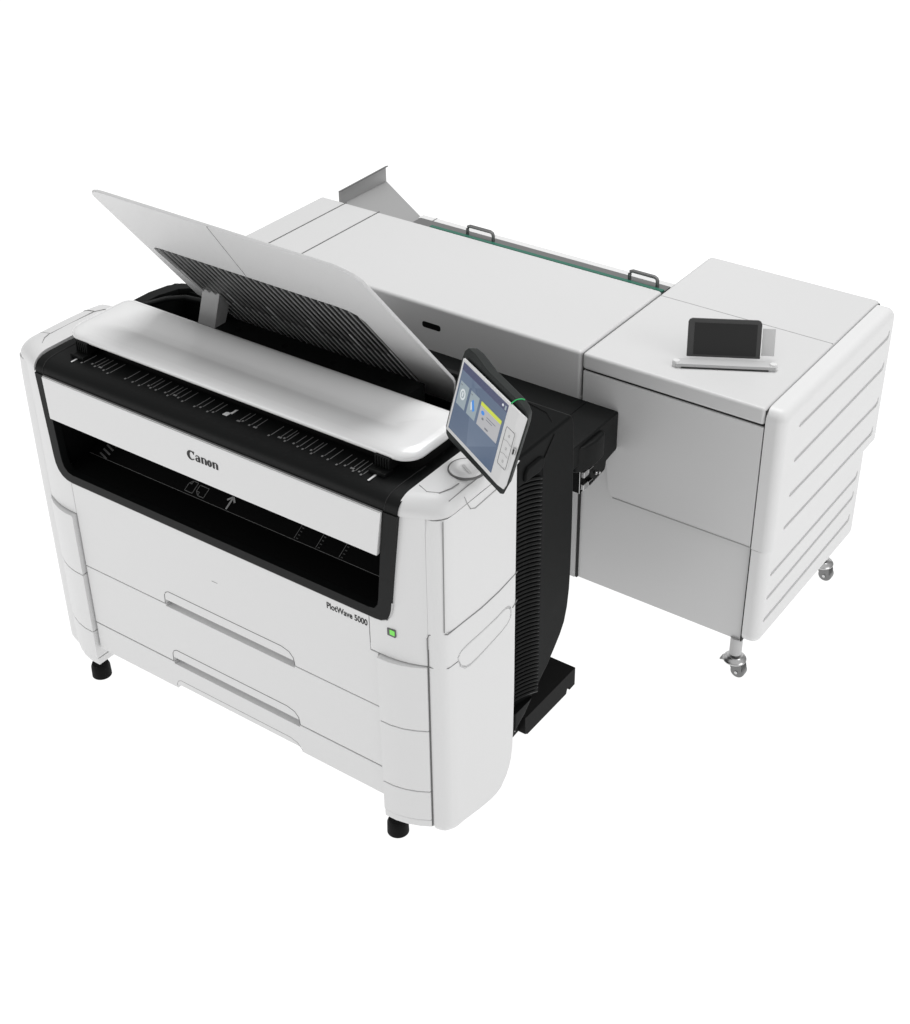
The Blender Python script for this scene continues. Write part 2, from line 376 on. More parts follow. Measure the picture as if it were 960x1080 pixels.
band(ell(.0135, S * .47, .0145, S * .55, 26, 38, 320), ell(.0162, S * .47, .0078, S * .43, 26, 45, 315))
lg.frame_prism([(.018, S * .99), (.0262, S * 1.02), (.0235, S * .62)], LO, LA, LB, LN, 0, .0008, INK)
# a
band(ell(.0355, S * .21, .0070, S * .23), ell(.0365, S * .21, .0028, S * .15)); stem(.0388, .0068, S * .60)
band(ell(.0370, S * .50, .0082, S * .24, 10, 0, 170), ell(.0362, S * .50, .0046, S * .15, 10, 0, 170))
for x in (.0500, .0900):
    stem(x, .0066, S * .74); stem(x + .0120, .0068, S * .58)
    band(ell(x + .0105, S * .50, .0078, S * .24, 10, 0, 150), ell(x + .0095, S * .50, .0040, S * .14, 10, 0, 150))
    lg.frame_prism([(x - .0015, S * .68), (x + .003, S * .68), (x + .003, S * .74)], LO, LA, LB, LN, 0, .0008, INK)
glyph_o(.0702, .0170)
lg.build('logo_lettering', fl_)
text_mb('PlotWave 5000', .0270, (.953, -.0001, .7685), (1, 0, 0), (0, 0, 1), (0, -1, 0), INK, wide=.80).build('model_lettering', up_)
gi = MB().prism(rrect(1.1525, 1.178, .7695, .7925, .001, 1), 'y', -.0012, .004, SEAM); gi.prism(rrect(1.1610, 1.1765, .7755, .7905, .001, 1), 'y', -.0022, .004, GREEN)
gi.build('status_light', PR)

# curved black top panel
prof = [(.000, 1.1500), (.001, 1.160), (.006, 1.171), (.016, 1.181), (.032, 1.187), (.06, 1.190), (.13, 1.1905), (.17, 1.188)]
tp = MB()
tp.grid([[(x, y, z) for y, z in prof + [(.36, 1.186)]] for x in (-.068, .0, .56, 1.1, 1.2)], BLACK)
tp.box(-.06, 1.19, .30, .372, 1.10, 1.1845, BLACK)
tpo = tp.build('scanner_top_panel', PR, ang=40)
q = MB()
for x in (-.038, 1.160): q.tube([(x, y, z + .0004) for y, z in prof], .0012, SEAMD, 6)
q.tube([(-.034, -.003, 1.1492), (1.156, -.003, 1.1492)], .0020, SEAM, 6)
q.tube([(-.034, -.0065, 1.1482), (1.156, -.0065, 1.1482)], .0008, WHITE, 6)
merge(tpo, q)
# ruler marks on the top panel
TO, TA, TB, TN = (0, 0, 1.1902), (1, 0, 0), (0, 1, 0), (0, 0, 1)
rk = MB()
def tick(x, y0, y1, w, m): rk.frame_prism([(x - w / 2, y0), (x + w / 2, y0), (x + w / 2, y1), (x - w / 2, y1)], TO, TA, TB, TN, .0002, .0012, m)
tick(.035, .046, .088, .0052, WINK); tick(.035, .088, .118, .002, GINK)
for x, y0, y1, num in [(.066, .060, .112, 0), (.096, .072, .116, 1), (.112, .066, .114, 0), (.126, .070, .118, 2), (.148, .064, .112, 1), (.170, .058, .120, 0), (.232, .064, .116, 1), (.262, .062, .118, 1),
          (.290, .058, .116, 0), (.312, .072, .120, 1), (.325, .066, .116, 0), (.345, .066, .122, 0), (.376, .070, .116, 1), (.392, .062, .118, 0), (.405, .074, .120, 2), (.424, .070, .116, 1), (.446, .062, .118, 0), (.4915, .060, .118, 0), (.508, .066, .116, 1), (.538, .060, .118, 0), (.553, .066, .116, 1)]:
    tick(x, y0 + .004, y1, .0016, GINK)
    for k in range(max(1, num)): rk.frame_prism([(x - .006 + k * .006, y0 - .004), (x - .001 + k * .006, y0 - .004), (x - .001 + k * .006, y0 + .002), (x - .006 + k * .006, y0 + .002)], TO, TA, TB, TN, .0002, .0012, GINK)
for x, y0, y1, num in [(.655, .070, .116, 2), (.668, .076, .120, 0), (.695, .070, .114, 1), (.712, .070, .118, 2), (.770, .060, .114, 0), (.797, .068, .116, 2), (.812, .072, .118, 1), (.822, .062, .112, 0), (.848, .066, .112, 1), (.866, .060, .116, 0), (.884, .058, .114, 0), (.905, .066, .110, 1),
          (.915, .054, .112, 0), (.946, .060, .108, 1), (.967, .056, .112, 0), (1.000, .050, .106, 0), (1.020, .058, .100, 1), (1.040, .058, .104, 2), (1.052, .050, .106, 0), (1.066, .056, .104, 1), (1.078, .048, .102, 0)]:
    tick(x - .02, y0 + .004, y1, .0016, GINK)
    for k in range(max(1, num)): rk.frame_prism([(x - .026 + k * .006, y0 - .004), (x - .021 + k * .006, y0 - .004), (x - .021 + k * .006, y0 + .002), (x - .026 + k * .006, y0 + .002)], TO, TA, TB, TN, .0002, .0012, GINK)
tick(1.085, .036, .098, .0056, WINK)
for poly in ([(.577, .070), (.592, .070), (.592, .084), (.584, .088), (.577, .084)], [(.588, .085), (.597, .085), (.597, .110), (.590, .106), (.591, .094)]): rk.frame_prism(poly, TO, TA, TB, TN, .0002, .0012, WINK)
merge(tpo, rk)

# scanner lid
def rcurve(x0, x1, y0, y1, rf, rb, n=8):
    p = []
    for cx, cy, r, a in ((x1 - rb, y1 - rb, rb, 0), (x0 + rb, y1 - rb, rb, 90), (x0 + rf, y0 + rf, rf, 180), (x1 - rf, y0 + rf, rf, 270)):
        for i in range(n + 1):
            t = math.radians(a + 90 * i / n); p.append((cx + r * math.cos(t), cy + r * math.sin(t)))
    return p
ld = MB()
base = rcurve(-.036, 1.172, .096, .342, .056, .030, 8); cxm, cym = .568, .219
def inset(p, d): return (max(-.036 + d, min(1.172 - d, p[0])) if True else 0, max(.086 + d, min(.342 - d, p[1])))
lv = [(0.004, 1.230), (-.001, 1.232), (-.002, 1.238), (.0, 1.243), (.004, 1.2475), (.012, 1.2515), (.024, 1.254)]
rings = []
for d, z in lv: rings.append([(cxm + (x - cxm) * (1 - d / .604), cym + (y - cym) * (1 - d / .128), z) for x, y in base])
n = len(base); v = [q_ for r in rings for q_ in r]; ff = []
for i in range(len(rings) - 1):
    for j in range(n): ff.append((i * n + j, i * n + (j + 1) % n, (i + 1) * n + (j + 1) % n, (i + 1) * n + j))
ff.append(list(range(n))[::-1])
ld.add(v, ff, LID)
# top as a fine grid-like fan of shrinking rings, gently dished in the middle
K = 14; tr = []
for k in range(K):
    s_ = 1 - .985 * k / (K - 1)
    row = []
    for x, y, z in rings[-1]:
        yy = cym + (y - cym) * s_; xx = cxm + (x - cxm) * (1 - (1 - s_) * .22)
        tt = 1 - s_; row.append((xx, yy, z + .0035 * math.sin(math.pi * min(1, tt * 1.2)) - .010 * (tt * tt * (3 - 2 * tt))))
    tr.append(row)
v = [q_ for r in tr for q_ in r]; ff = []
for i in range(K - 1):
    for j in range(n): ff.append((i * n + j, i * n + (j + 1) % n, (i + 1) * n + (j + 1) % n, (i + 1) * n + j))
# centre strip closing the fan
last = (K - 1) * n; half = n // 2
for j in range(half - 1): pass
ff.append([last + j for j in range(n)])
ld.add(v, ff, LID)
ld.build('scanner_lid', PR, ang=60)
un = MB().prism(rcurve(-.020, 1.158, .130, .336, .045, .03, 6), 'z', 1.1895, 1.2312, BLACKM); un.build('scanner_underside', PR, ang=40)
for x in (.010, 1.062):
    g = MB().box(x, x + .052, .066, .10, 1.1915, 1.202, BLACK); g.box(x + .003, x + .050, .088, .14, 1.200, 1.234, BLACKM)
    for k in range(6): g.box(x + .006 + k * .008, x + .010 + k * .008, .085, .090, 1.203, 1.232, BLACK)
    g.box(x + .012, x + .040, .068, .082, 1.2005, 1.2032, BLACKM)
    g.build('paper_guide', PR, bevel=.0012, seg=2)

# black rear housing
zt = 1.152
hp = [(.372, .225), (.43, .258), (.507, .330), (.545, .358), (.580, .393), (.612, .428), (.634, .462), (.648, .51), (.656, .57), (.659, .64), (.659, .80), (.654, 1.05), (.650, 1.12), (.642, zt - .006), (.625, zt), (.372, zt)]
hb = MB().prism(hp, 'x', -.146, 1.296, RBLACK); ho = hb.build('rear_housing', PR, bevel=.010, seg=3)
cut(ho, MB().box(-.09, 1.05, .40, .605, 1.0, 1.2, BLACKM))
cut(ho, MB().prism([(1.262, .360), (1.2955, .494), (1.33, .494), (1.33, .360)], 'z', .295, 1.062, BLACKM))
q = MB()
q.tube([(1.06, .652, zt + .0005), (1.08, .618, zt + .0008), (1.16, .622, zt + .0008), (1.235, .605, zt + .0008), (1.270, .575, zt + .0008), (1.2965, .545, zt - .015), (1.297, .50, zt - .060), (1.297, .45, zt - .080), (1.297, .42, zt - .084)], .0016, BLACKM, 6)
q.tube([(1.16, .622, zt + .001), (1.15, .57, zt + .001), (1.12, .51, zt + .001)], .0016, BLACKM, 6)
merge(ho, q)
rm = MB()
rm.tube([(-.09, .385, 1.160), (-.088, .45, 1.166), (-.060, .51, 1.167), (-.020, .55, 1.166), (.08, .575, 1.162), (.30, .59, 1.156), (.9, .59, 1.150)], .009, BLACK, 10)
rm.prism([(-.144, .374), (-.144, .52), (-.130, .585), (-.105, .62), (-.06, .640), (1.0, .640), (1.0, .625), (-.05, .615), (-.085, .585), (-.104, .52), (-.106, .374)], 'z', 1.145, 1.164, BLACK)
rm.build('rear_rim', PR, bevel=.003, seg=2)
sh = MB().prism([(.40, 1.066), (.400, 1.092), (.412, 1.106), (.475, 1.106), (.492, 1.098), (.496, 1.085), (.488, 1.070), (.47, 1.062)], 'x', 1.27, 1.304, RBLACK)
sh.build('side_shoulder', PR, bevel=.008, seg=4)
gr = MB(); N_ = 54
for k in range(N_):
    z = .318 + (1.045 - .318) * k / (N_ - 1); pts = []
    for i in range(8):
        t = i / 7; pts.append((1.2655 + .0325 * t + .006 * math.sin(math.pi * t), .374 + .112 * t, z - .010 * t + .012 * math.sin(math.pi * t)))
    gr.tube(pts, .0046, BLACK, 6)
gr.build('vent_grille', PR)
bb = MB().prism([(.545, .055), (.545, .118), (.83, .118), (.83, .050), (.800, .048), (.798, .062), (.785, .062), (.780, .045), (.56, .045)], 'x', 1.02, 1.222, BLACKM)
bb.prism([(.372, .10), (.372, .20), (.56, .20), (.56, .06), (.40, .045)], 'x', 1.02, 1.20, BLACKM)
for z in (.095, .075): bb.lathe([(.003, 0), (.003, .0015)], (1.2002, .52, z), STEEL, 8, 'x')
bb.build('base_bracket', PR, bevel=.002, seg=2)

# raised delivery tray: plane through (y .51, z 1.2), rising towards the front
TRO = Vector((0, .51, 1.2)); TRU = Vector((1, 0, 0)); TRV = Vector((0, -.627, .779)); TRN = Vector((0, .779, .627))
outl = [(.128, .596), (.131, .612), (.142, .628), (.165, .638), (.19, .641), (.938, .626), (.968, .618), (.990, .602), (1.004, .575), (1.0255, .060), (1.018, .030), (.955, -.10), (.872, -.235), (.825, -.250), (.80, -.22), (.80, -.155), (.19, -.150), (.182, .01), (.110, .055)]
reg = [(.150, .325), (.153, .344), (.165, .354), (.19, .357), (.800, .351), (.835, .346), (.856, .332), (.866, .300), (.868, .0), (.866, -.040), (.850, -.085), (.812, -.112), (.79, -.145), (.205, -.140), (.190, .0), (.166, .06)]
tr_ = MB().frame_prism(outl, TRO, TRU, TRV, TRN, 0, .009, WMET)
tro = tr_.build('delivery_tray', PR, bevel=.002, seg=3)
cut(tro, MB().frame_prism(reg, TRO, TRU, TRV, TRN, -.01, .0072, LGREY))
q = MB(); q.tube([TRO + TRU * .552 + TRV * .636 - TRN * .0002, TRO + TRU * .500 + TRV * .357 - TRN * .0002], .0006, SEAM, 6)
merge(tro, q)
bk = mat('grey_tray_core', (.13, .13, .13), .30, metal=.9, bump=.1)
FIN = mat('grey_tray_rib', (.42, .42, .42), .30, metal=.2)
RIB_GLINT = mat('painted_rib_glint', (.85, .85, .85), .3)  # white that paints a glint on the lower end of each rib
MB().frame_prism([(.506 + (x - .506) * .996, .12 + (y - .12) * .996) for x, y in reg], TRO, TRU, TRV, TRN, .0050, .0070, bk).build('tray_backing', tro)
def vspan(x):
    ys = []
    for (x0, y0), (x1, y1) in zip(reg, reg[1:] + reg[:1]):
        if (x0 - x) * (x1 - x) < 0: ys.append(y0 + (y1 - y0) * (x - x0) / (x1 - x0))
    return min(ys), max(ys)
nf = 29
for k in range(nf):
    x = .176 + (.858 - .176) * k / (nf - 1); a, b_ = vspan(x)
    rb_ = MB().frame_prism([(x - .0014, a + .002), (x + .0014, a + .002), (x + .0014, b_ - .003), (x - .0014, b_ - .003)], TRO, TRU, TRV, TRN, -.0015, .0014, FIN)
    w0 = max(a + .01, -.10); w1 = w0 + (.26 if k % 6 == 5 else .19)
    if w1 < b_: rb_.tube([TRO + TRU * x + TRV * w0 - TRN * .0026, TRO + TRU * x + TRV * w1 - TRN * .0006], .0018, RIB_GLINT, 6)
    rb_.build('rib', tro)
lg_ = MB().prism([(.405, 1.196), (.452, 1.196), (.476, 1.245), (.468, 1.262), (.440, 1.295)], 'x', .172, .238, LGREY); lg_.build('tray_leg', PR, bevel=.003, seg=2)
st = MB().box(.165, .925, .405, .484, 1.00, 1.199, BLACK)
for x in (.30, .475, .65, .825): st.lathe([(.010, 0), (.010, .0006)], (x, .436, 1.1992), BLACKM, 16)
st.build('tray_hinge_bar', PR, bevel=.003, seg=2)

# tilted control panel
a = math.radians(-29); th = math.radians(75)
XA = Vector((math.cos(a), math.sin(a), 0)); BK = Vector((-math.sin(a), math.cos(a), 0)); UV = BK * math.cos(th) + Vector((0, 0, 1)) * math.sin(th); NN = XA.cross(UV)
PP = Vector((1.45, .074, 1.281))
if NN.y > 0: NN = -NN
so_ = [(-.322, .176), (-.318, .200), (-.306, .213), (-.270, .215), (-.195, .205), (-.03, .203), (-.004, .198), (.013, .190), (.017, .170), (.006, .01), (-.003, -.017), (-.018, -.0235), (-.292, -.0255), (-.310, -.020), (-.320, -.004)]
cm = MB(); k_ = len(so_); fr_ = [PP + XA * p + UV * q_ - NN * .0088 for p, q_ in so_]; bk_ = [PP + XA * (p - (.030 if p > -.04 else 0)) + UV * (q_ + (.006 if q_ < 0 else 0)) - NN * .036 for p, q_ in so_]
cm.add(fr_ + bk_, [list(range(k_)), list(range(2 * k_ - 1, k_ - 1, -1))] + [(i, (i + 1) % k_, k_ + (i + 1) % k_, k_ + i) for i in range(k_)], SHELL)
cpo = cm.build('control_panel', PR, bevel=.003, seg=3)
hm = MB().frame_prism([(-.26, .16), (-.08, .16), (-.08, .03), (-.26, .03)], PP, XA, UV, NN, -.050, -.0362, SHELL).build('rear_shell', cpo, bevel=.006, seg=3)
fp = MB()
O_ = [(-.299, .187), (-.297, .190), (-.012, .190), (-.024, -.002), (-.297, 0), (-.299, .003)]
fp.frame_prism(O_, PP, XA, UV, NN, -.004, .001, WHITE)
fr = [PP + XA * p + UV * q_ + NN * d for p, q_, d in ((-.012, .190, .001), (.011, .186, -.008), (.0, .010, -.008), (-.006, -.004, -.006), (-.024, -.002, .001))]
fr2 = [p_ - NN * .004 for p_ in fr]
fp.add(fr + fr2, [(0, 1, 2, 3, 4), (9, 8, 7, 6, 5), (0, 5, 6, 1), (1, 6, 7, 2), (2, 7, 8, 3), (3, 8, 9, 4)], WHITE)
fp.build('face_plate', cpo, bevel=.0006, seg=2)
SCR = lit('screen_slate_blue', (.105, .150, .235), .62); SC2 = lit('screen_paler_blue', (.135, .185, .275), .62); TTL = lit('screen_title_bar', (.050, .058, .125), .8)
TIL = lit('screen_grey_tile', (.34, .41, .45), .62); TI3 = lit('screen_light_tile', (.50, .50, .52), .62); YEL = lit('screen_yellow', (.50, .56, .05), .9); CYB = lit('screen_blue_icon', (.05, .22, .60), .9)
WSC = lit('screen_white', (.75, .80, .82), .62); GSC = lit('screen_grey_text', (.16, .17, .19), .8)
sn = MB(); P4 = (PP, XA, UV, NN)
def rect(x0, x1, y0, y1, d, m, mb=None): (mb or sn).frame_prism([(x0, y0), (x1, y0), (x1, y1), (x0, y1)], *P4, .0008, .001 + d, m)
rect(-.290, -.060, .009, .183, .0004, SCR); 
sn.frame_prism([(-.290, .115), (-.185, .165), (-.290, .165)], *P4, .0012, .0017, SC2)
sn.frame_prism([(-.19, .009), (-.065, .075), (-.13, .09), (-.235, .165), (-.23, .009)][:4], *P4, .0012, .0017, SC2)
rect(-.290, -.060, .165, .183, .0009, TTL)
rect(-.282, -.239, .080, .139, .0012, TIL); rect(-.227, -.184, .080, .139, .0012, TIL); rect(-.172, -.071, .080, .129, .0012, TI3); rect(-.172, -.071, .129, .138, .0013, YEL)
def el(cx, cy, rx, ry, d, m, n=16): sn.frame_prism([(cx + rx * math.cos(2 * math.pi * k / n), cy + ry * math.sin(2 * math.pi * k / n)) for k in range(n)], *P4, .001, .001 + d, m)
el(-.260, .112, .013, .014, .0016, WSC); el(-.260, .112, .008, .009, .0018, TIL); rect(-.263, -.257, .107, .118, .0020, WSC)
sn.frame_prism([(-.214, .118), (-.207, .124), (-.193, .102), (-.200, .096)], *P4, .001, .0028, CYB); sn.frame_prism([(-.217, .112), (-.213, .117), (-.205, .100), (-.210, .096)], *P4, .001, .0028, WSC)
el(-.155, .116, .008, .005, .0017, CYB); el(-.150, .103, .005, .003, .0017, GSC); rect(-.135, -.090, .114, .1155, .0017, GSC); rect(-.135, -.105, .108, .1095, .0017, GSC); rect(-.132, -.116, .086, .090, .0017, GSC)
rect(-.279, -.270, .131, .133, .0016, GSC); rect(-.224, -.216, .131, .133, .0016, GSC)
el(-.082, .174, .004, .003, .0017, WSC); rect(-.071, -.065, .168, .178, .0017, TIL)
sn.build('screen', cpo)
bt = MB()
def loop(pts, r, m, mb, closed=True): mb.tube([PP + XA * p + UV * q_ + NN * .0012 for p, q_ in pts], r, m, 6, closed=closed)
loop(rrect(-.047, -.007, .044, .138, .005, 3), .0006, SEAM, bt); loop([(-.047, .105), (-.030, .108), (-.010, .104)], .0005, SEAM_SHADE, bt, False); loop([(-.047, .072), (-.030, .076), (-.010, .073)], .0005, SEAM_SHADE, bt, False)
for cy_ in (.122, .090, .058): el_ = [( -.027 + .003 * math.cos(k), cy_ + .003 * math.sin(k)) for k in [i * math.pi / 4 for i in range(8)]]; loop(el_, .0005, SEAM_SHADE, bt)
bt.build('button_pad', cpo)
us = MB(); us.frame_prism([(-.0035, .088), (.0045, .088), (.0045, .106), (-.0035, .106)], PP, XA, UV, NN, -.004, -.0020, STEEL); us.frame_prism([(-.0015, .091), (.0025, .091), (.0025, .103), (-.0015, .103)], PP, XA, UV, NN, -.003, -.0012, INK)
us.build('usb_port', cpo)
gs = MB(); gs.tube([PP + XA * p + UV * q_ + NN * d for p, q_, d in ((-.054, .191, .001), (-.052, .2005, -.007), (-.050, .2045, -.014), (-.050, .2052, -.022), (-.046, .2050, -.028))], .0014, GLED, 6); gs.build('light_strip', cpo)
nk = MB().tube([(1.25, .305, 1.19), (1.25, .305, 1.27), (1.262, .275, 1.33), (1.275, .235, 1.37)], .014, SHELL, 16); nk.build('panel_neck', cpo)

# ================================================================== FOLDING MACHINE
FM = empty('folding_machine', (1.0, 1.6, 0), 'long low light grey folding machine standing behind the printer', 'folding machine')
T = .997; FY = 1.192
# long table on the left
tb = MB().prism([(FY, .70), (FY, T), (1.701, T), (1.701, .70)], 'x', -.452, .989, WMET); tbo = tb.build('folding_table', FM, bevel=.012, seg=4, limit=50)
cut(tbo, MB().prism(rrect(.388, .458, .9135, .9315, .0075, 4), 'y', FY - .01, FY + .008, BLACKM))
q = MB()
for x in (-.334, -.181): q.tube([(x, FY + .015, T), (x, 1.70, T)], .0022, SEAM, 6)
merge(tbo, q)
MB().prism(rrect(.3865, .4595, .912, .933, .008, 4), 'y', FY - .0008, FY + .0075, BLACKM).build('grip_slot', FM)
# rear fence, steel strip, glass edge and grips
MB().box(-.04, .985, 1.702, 1.762, .90, .986, mat('dark_grey_strip', (.15, .15, .15), .5)).build('rear_channel', FM)
MB().box(.040, .984, 1.706, 1.722, .95, .992, GLASS).build('glass_edge', FM, bevel=.001, seg=1)
rf = MB().box(-.052, .990, 1.762, 1.794, .70, .984, WHITE).build('rear_panel', FM, bevel=.003, seg=2)
q = MB(); q.tube([(.012, 1.763, .9845), (.012, 1.793, .9845)], .0015, SEAM, 6); merge(rf, q)
for x in (.187, .845):
    w = .110 if x < .5 else .105
    MB().tube([(x, 1.735, .965), (x, 1.735, 1.008), (x + .003, 1.735, 1.016), (x + .012, 1.735, 1.020), (x + w - .012, 1.735, 1.020), (x + w - .003, 1.735, 1.016), (x + w, 1.735, 1.008), (x + w, 1.735, .965)], .0062, DSTEEL, 10).build('grip', FM)
# sheet metal side guide at the rear left
gd = MB()
def sheet(pts, d, m, mb): 
    P = [Vector(p) for p in pts]; nn = (P[1] - P[0]).cross(P[2] - P[0]).normalized() * d; k = len(P)
    mb.add(P + [p + nn for p in P], [list(range(k)), list(range(2 * k - 1, k - 1, -1))] + [(i, (i + 1) % k, k + (i + 1) % k, k + i) for i in range(k)], m)
sheet([(-.370, 1.7025, .93), (-.370, 1.7025, 1.029), (-.370, 1.986, 1.034), (-.370, 1.987, .976)], .002, GREYM, gd)
sheet([(-.369, 1.7025, .979), (-.369, 1.987, .976), (-.010, 1.760, .972), (.02, 1.7025, .972)], .002, GREYM, gd)
sheet([(-.372, 1.7025, 1.029), (-.360, 1.7025, 1.033), (-.360, 1.990, 1.038), (-.372, 1.990, 1.034)], .003, DSTEEL, gd)
gd.build('side_guide', FM)
# right cabinet
def cabinet():
    b = MB()
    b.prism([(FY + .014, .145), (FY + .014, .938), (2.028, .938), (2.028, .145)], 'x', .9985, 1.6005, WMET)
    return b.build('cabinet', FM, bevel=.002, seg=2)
cb = cabinet()
q = MB().box(.9925, .9985, FY + .008, 2.02, .145, .99, SEAMD); q.box(1.6005, 1.6050, FY + .004, 2.02, .152, .990, SEAMD); q.box(1.003, 1.598, FY + .006, 2.02, .937, .943, SEAMD); pass
merge(cb, q)
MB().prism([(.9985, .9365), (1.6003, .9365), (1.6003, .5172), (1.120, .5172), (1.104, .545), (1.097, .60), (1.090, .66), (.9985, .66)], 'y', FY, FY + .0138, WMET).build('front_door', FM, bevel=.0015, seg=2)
MB().box(1.122, 1.5995, FY - .0012, FY + .012, .5150, .5180, SEAM_SHADE).build('door_step_shade', FM)  # grey strip paints the shade along the step below the door
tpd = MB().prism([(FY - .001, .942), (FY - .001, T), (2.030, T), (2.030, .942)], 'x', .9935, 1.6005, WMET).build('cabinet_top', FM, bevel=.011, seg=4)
q = MB(); q.tube([(.999, 1.668, T), (1.597, 1.668, T)], .0011, SEAM_SHADE, 6); merge(tpd, q)
MB().box(.972, .9915, FY + .004, 1.25, .145, .84, LGREY).build('cabinet_post', FM, bevel=.002, seg=2)
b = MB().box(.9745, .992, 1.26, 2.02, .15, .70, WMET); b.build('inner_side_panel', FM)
# right end cover with pressed grooves, in an upper and a narrower lower part
def cover(name, pts, x0, x1, grooves, lab):
    o = MB().prism(pts, 'x', x0, x1, WHITE).build(name, FM, bevel=.030, seg=6, limit=20, label=lab)
    for (y0, z0, y1, z1) in grooves:
        y1 -= 0; dz = .0060
        c = MB().prism([(y0, z0 - dz), (y0 - .006, z0), (y0, z0 + dz), (y1 - .01, z1 + dz), (y1 - .004, z1 + .018), (y1 + .006, z1 + .020), (y1 + .008, z1 + dz), (y1, z1 - dz)], 'x', x1 - .007, x1 + .02, WHITE)
        cut(o, c)
    return o
def rp(y0, y1, z0, z1, r): return rrect(y0, y1, z0, z1, r, 6)
def endcover(name, y0, y1, z0, z1, x1, corners, grooves, lab):
    # plate with a rounded outer rim: stacked insets of a rounded profile
    o = MB(); prof = [(0, 0), (0, .0), ]; base_x = 1.6045
    rr = .030; lv = [(base_x, 0), (x1 - rr, 0)] + [(x1 - rr + rr * math.sin(math.radians(t)), rr * (1 - math.cos(math.radians(t)))) for t in (15, 30, 45, 60, 75, 90)]
    def poly(d):
        p = []
        for cx, cz, a, r in ((y1, z1, 0, corners[0]), (y0, z1, 90, corners[1]), (y0, z0, 180, corners[2]), (y1, z0, 270, corners[3])):
            sx = -1 if a in (0, 270) else 1; sz = -1 if a in (0, 90) else 1
            # flat sides (no rim) where the corner radius is tiny
            ddz = r > .005
            ccx = cx + sx * (max(r, d + .001)); ccz = cz + sz * (max(r, d + .001) if ddz else .001); R_ = max(r - d, .001)
            for i in range(7):
                t = math.radians(a + 15 * i); p.append((ccx + R_ * math.cos(t), ccz + (R_ if ddz else .001) * math.sin(t)))
        return p
    rings = [[(x, y, z) for y, z in poly(d)] for x, d in lv]; n = len(rings[0])
    v = [q_ for r in rings for q_ in r]; ff = []
    for i in range(len(rings) - 1):
        for j in range(n): ff.append((i * n + j, i * n + (j + 1) % n, (i + 1) * n + (j + 1) % n, (i + 1) * n + j))
    ff += [list(range(n))[::-1], [(len(rings) - 1) * n + j for j in range(n)]]
    o.add(v, ff, WHITE); ob = o.build(name, FM, ang=35, label=lab)
    for (ya, za, yb, zb) in grooves:
        dz = .0078
        c = MB().prism([(ya + .002, za - dz), (ya - .006, za), (ya + .002, za + dz), (yb - .016, zb + dz), (yb - .008, zb + .010), (yb - .004, zb + .022), (yb + .005, zb + .024), (yb + .006, zb + .002), (yb - .004, zb - dz)], 'x', x1 - .006, x1 + .02, WHITE)
        cut(ob, c)
    return ob
endcover('end_cover', FY - .001, 2.024, .512, .9965, 1.664, (.035, .035, .004, .004), [(1.304, .911, 1.972, .908), (1.298, .794, 1.966, .797), (1.296, .672, 1.968, .664), (1.284, .560, 1.958, .556)], 'upper ribbed end cover')
endcover('end_cover', FY + .003, 1.952, .150, .5085, 1.657, (.004, .004, .035, .035), [(1.242, .408, 1.895, .414), (1.234, .322, 1.886, .336), (1.230, .238, 1.882, .246)], 'lower ribbed end cover')
# casters
def caster(x, y, parent):
    r = MB().lathe([(.020, .085), (.020, .150)], (x, y, 0), LGREY, 24)
    r.lathe([(.012, .06), (.012, .09)], (x, y, 0), DSTEEL, 16)
    p = r.build('caster', parent, ang=40)
    MB().lathe([(.026, .058), (.037, .058), (.038, .062), (.035, .067), (.027, .070), (.023, .075), (.014, .076)], (x, y, 0), STEEL, 32).build('swivel_plate', p, ang=40)
    fk = MB()
    for sy in (-1, 1): fk.prism([(x - .014, .060), (x + .030, .060), (x + .036, .030), (x + .024, .014), (x + .006, .016)], 'y', y + sy * .018 - .002, y + sy * .018 + .002, DSTEEL)
    fk.lathe([(.007, -.022), (.007, .022)], (x + .018, y, .024), STEEL, 16, 'y'); fk.build('fork', p, bevel=.0015, seg=2)
    MB().lathe([(.016, -.015), (.023, -.013), (.024, -.008), (.024, .008), (.023, .013), (.016, .015)], (x + .018, y, .024), DSTEEL, 28, 'y').build('wheel', p, ang=40)
    MB().prism([(x - .046, .050), (x - .020, .058), (x - .020, .053), (x - .046, .044)], 'y', y - .012, y + .012, GREYM).build('brake_lever', p)
    return p
pc = caster(1.582, 1.215, FM)
def dup_part(o, dx, dy):
    c = o.copy(); C.objects.link(c); c.parent = FM; c.matrix_parent_inverse = o.matrix_parent_inverse.copy(); c.location = (dx, dy, 0)
    for ch in list(o.children): d = ch.copy(); C.objects.link(d); d.parent = c; d.matrix_parent_inverse = ch.matrix_parent_inverse.copy()
    return c
dup_part(pc, .018, .635)
dup_part(pc, -1.55, .30)
MB().box(-.02, .20, 1.45, 1.60, .148, .70, LGREY).build('table_pedestal', FM, bevel=.004)
# black bridge between the printer and the folding machine
br = MB().prism([(.655, .76), (.655, .838), (FY - .002, .838), (FY - .002, .702), (1.128, .690), (1.122, .662), (1.03, .650), (1.02, .76)], 'x', .10, 1.131, BLACK)
bro = br.build('paper_bridge', FM, bevel=.006, seg=3)
q = MB(); q.tube([(1.02, 1.186, .8385), (1.02, .98, .8385)], .0012, BLACKM, 6); merge(bro, q)
MB().prism([(1.03, 1.02), (1.03, 1.08), (1.045, 1.098), (1.125, 1.098), (1.145, 1.085), (1.150, 1.03), (1.142, .972), (1.125, .950), (1.06, .945), (1.035, .965)], 'z', .735, .822, BLACK).build('drive_cover', bro, bevel=.008, seg=3)
lt = MB()
for z in (.668, .712): lt.box(1.130, 1.142, .975, 1.002, z, z + .020, STEEL); lt.box(1.130, 1.142, 1.002, 1.030, z + .004, z + .016, BLACKM)
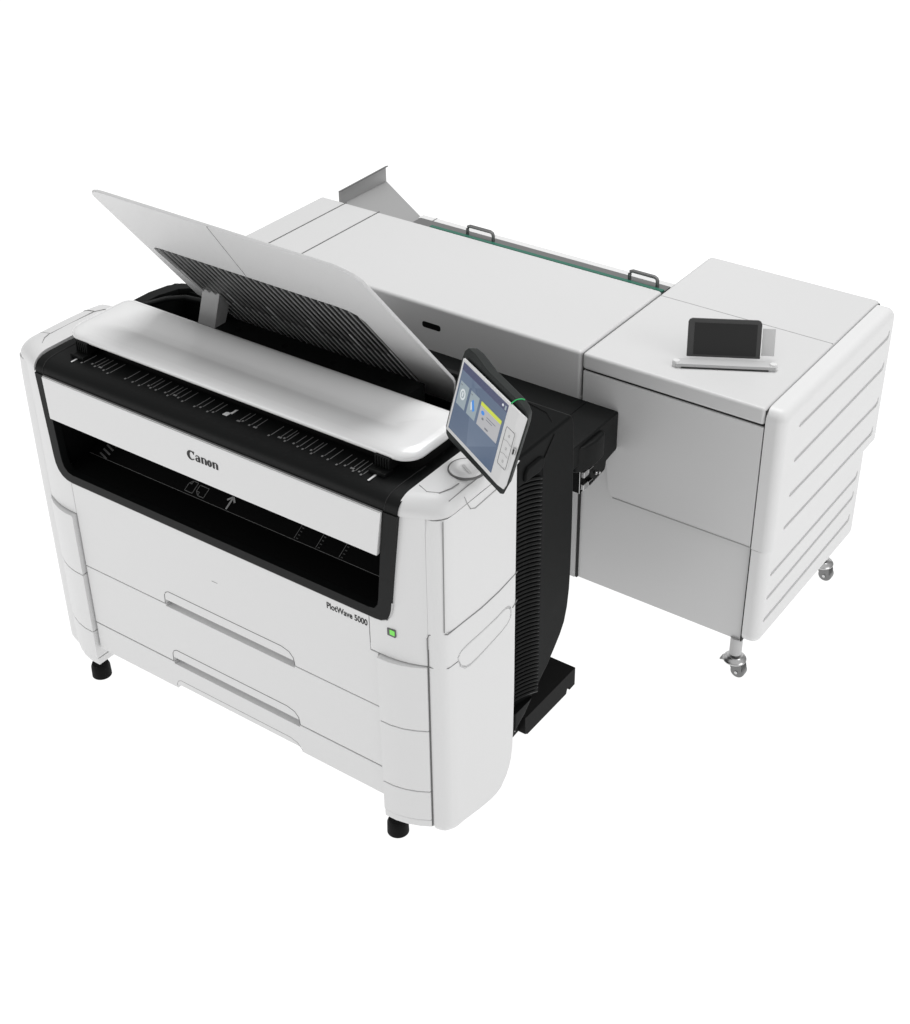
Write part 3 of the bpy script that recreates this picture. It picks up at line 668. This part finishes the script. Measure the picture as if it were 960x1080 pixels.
lt.lathe([(.006, 0), (.006, .008)], (1.132, 1.055, .688), STEEL, 12, 'x'); lt.lathe([(.005, 0), (.005, .008)], (1.132, 1.075, .678), STEEL, 12, 'x')
lt.box(1.06, 1.130, .97, 1.06, .655, .740, BLACKM)
lt.build('latch', bro, bevel=.001, seg=1)

# small tablet in its holder on the cabinet top
a = math.radians(29); th = math.radians(72)
XA2 = Vector((math.cos(a), math.sin(a), 0)); BK2 = Vector((-math.sin(a), math.cos(a), 0)); UV2 = BK2 * math.cos(th) + Vector((0, 0, 1)) * math.sin(th); NN2 = XA2.cross(UV2)
if NN2.y > 0: NN2 = -NN2
PT = Vector((1.466, 1.429, 1.012))
tbt = empty('tablet', (1.37, 1.37, T), 'small black tablet with dark screen propped on the machine top', 'tablet')
def sbld(mb, name, parent, **k): return mb.build(name, parent, **k)
ol = [(-.217, .0), (0, .0), (.0, .104), (-.004, .112), (-.012, .115), (-.205, .115), (-.213, .112), (-.217, .104)]
sbld(MB().frame_prism(ol, PT, XA2, UV2, NN2, -.012, 0, mat('dark_grey_tablet_frame', (.055, .055, .055), .5)), 'tablet_body', tbt, bevel=.001, seg=2)
sbld(MB().frame_prism([(-.198, .007), (-.013, .007), (-.013, .103), (-.198, .103)], PT, XA2, UV2, NN2, -.001, .0006, mat('dark_screen_glass', (.018, .018, .018), .35)), 'tablet_screen', tbt)
hl = MB(); O3 = Vector((1.264, 1.275, T))
hl.frame_prism([(0, -.012), (.296, -.012), (.296, .024), (0, .024)], O3 + Vector((0, 0, -.0005)), XA2, BK2, Vector((0, 0, 1)), 0, .016, LGREY)
hlo = hl.build('tablet_holder', FM, bevel=.003, seg=2)
q = MB(); q.tube([O3 + XA2 * .018 - BK2 * .0125 + Vector((0, 0, .003)), O3 + XA2 * .275 - BK2 * .0125 + Vector((0, 0, .003))], .0022, SEAMD, 6)
merge(hlo, q)
MB().frame_prism([(.004, .008), (.042, .008), (.042, .090), (.004, .090)], PT, XA2, UV2, NN2, -.016, -.013, WMET).build('holder_back_plate', FM)
for u in (0.0, .285): MB().lathe([(.012, 0), (.013, .012), (.010, .019)], O3 + XA2 * (u + .004) + BK2 * .003, WHITE, 20).build('holder_end_knob', hlo)

for o in list(bpy.data.objects):
    if o.type == 'MESH' and len(o.data.polygons) > 6:
        w = o.modifiers.new('weighted_normals', 'WEIGHTED_NORMAL'); w.keep_sharp = True; w.weight = 60
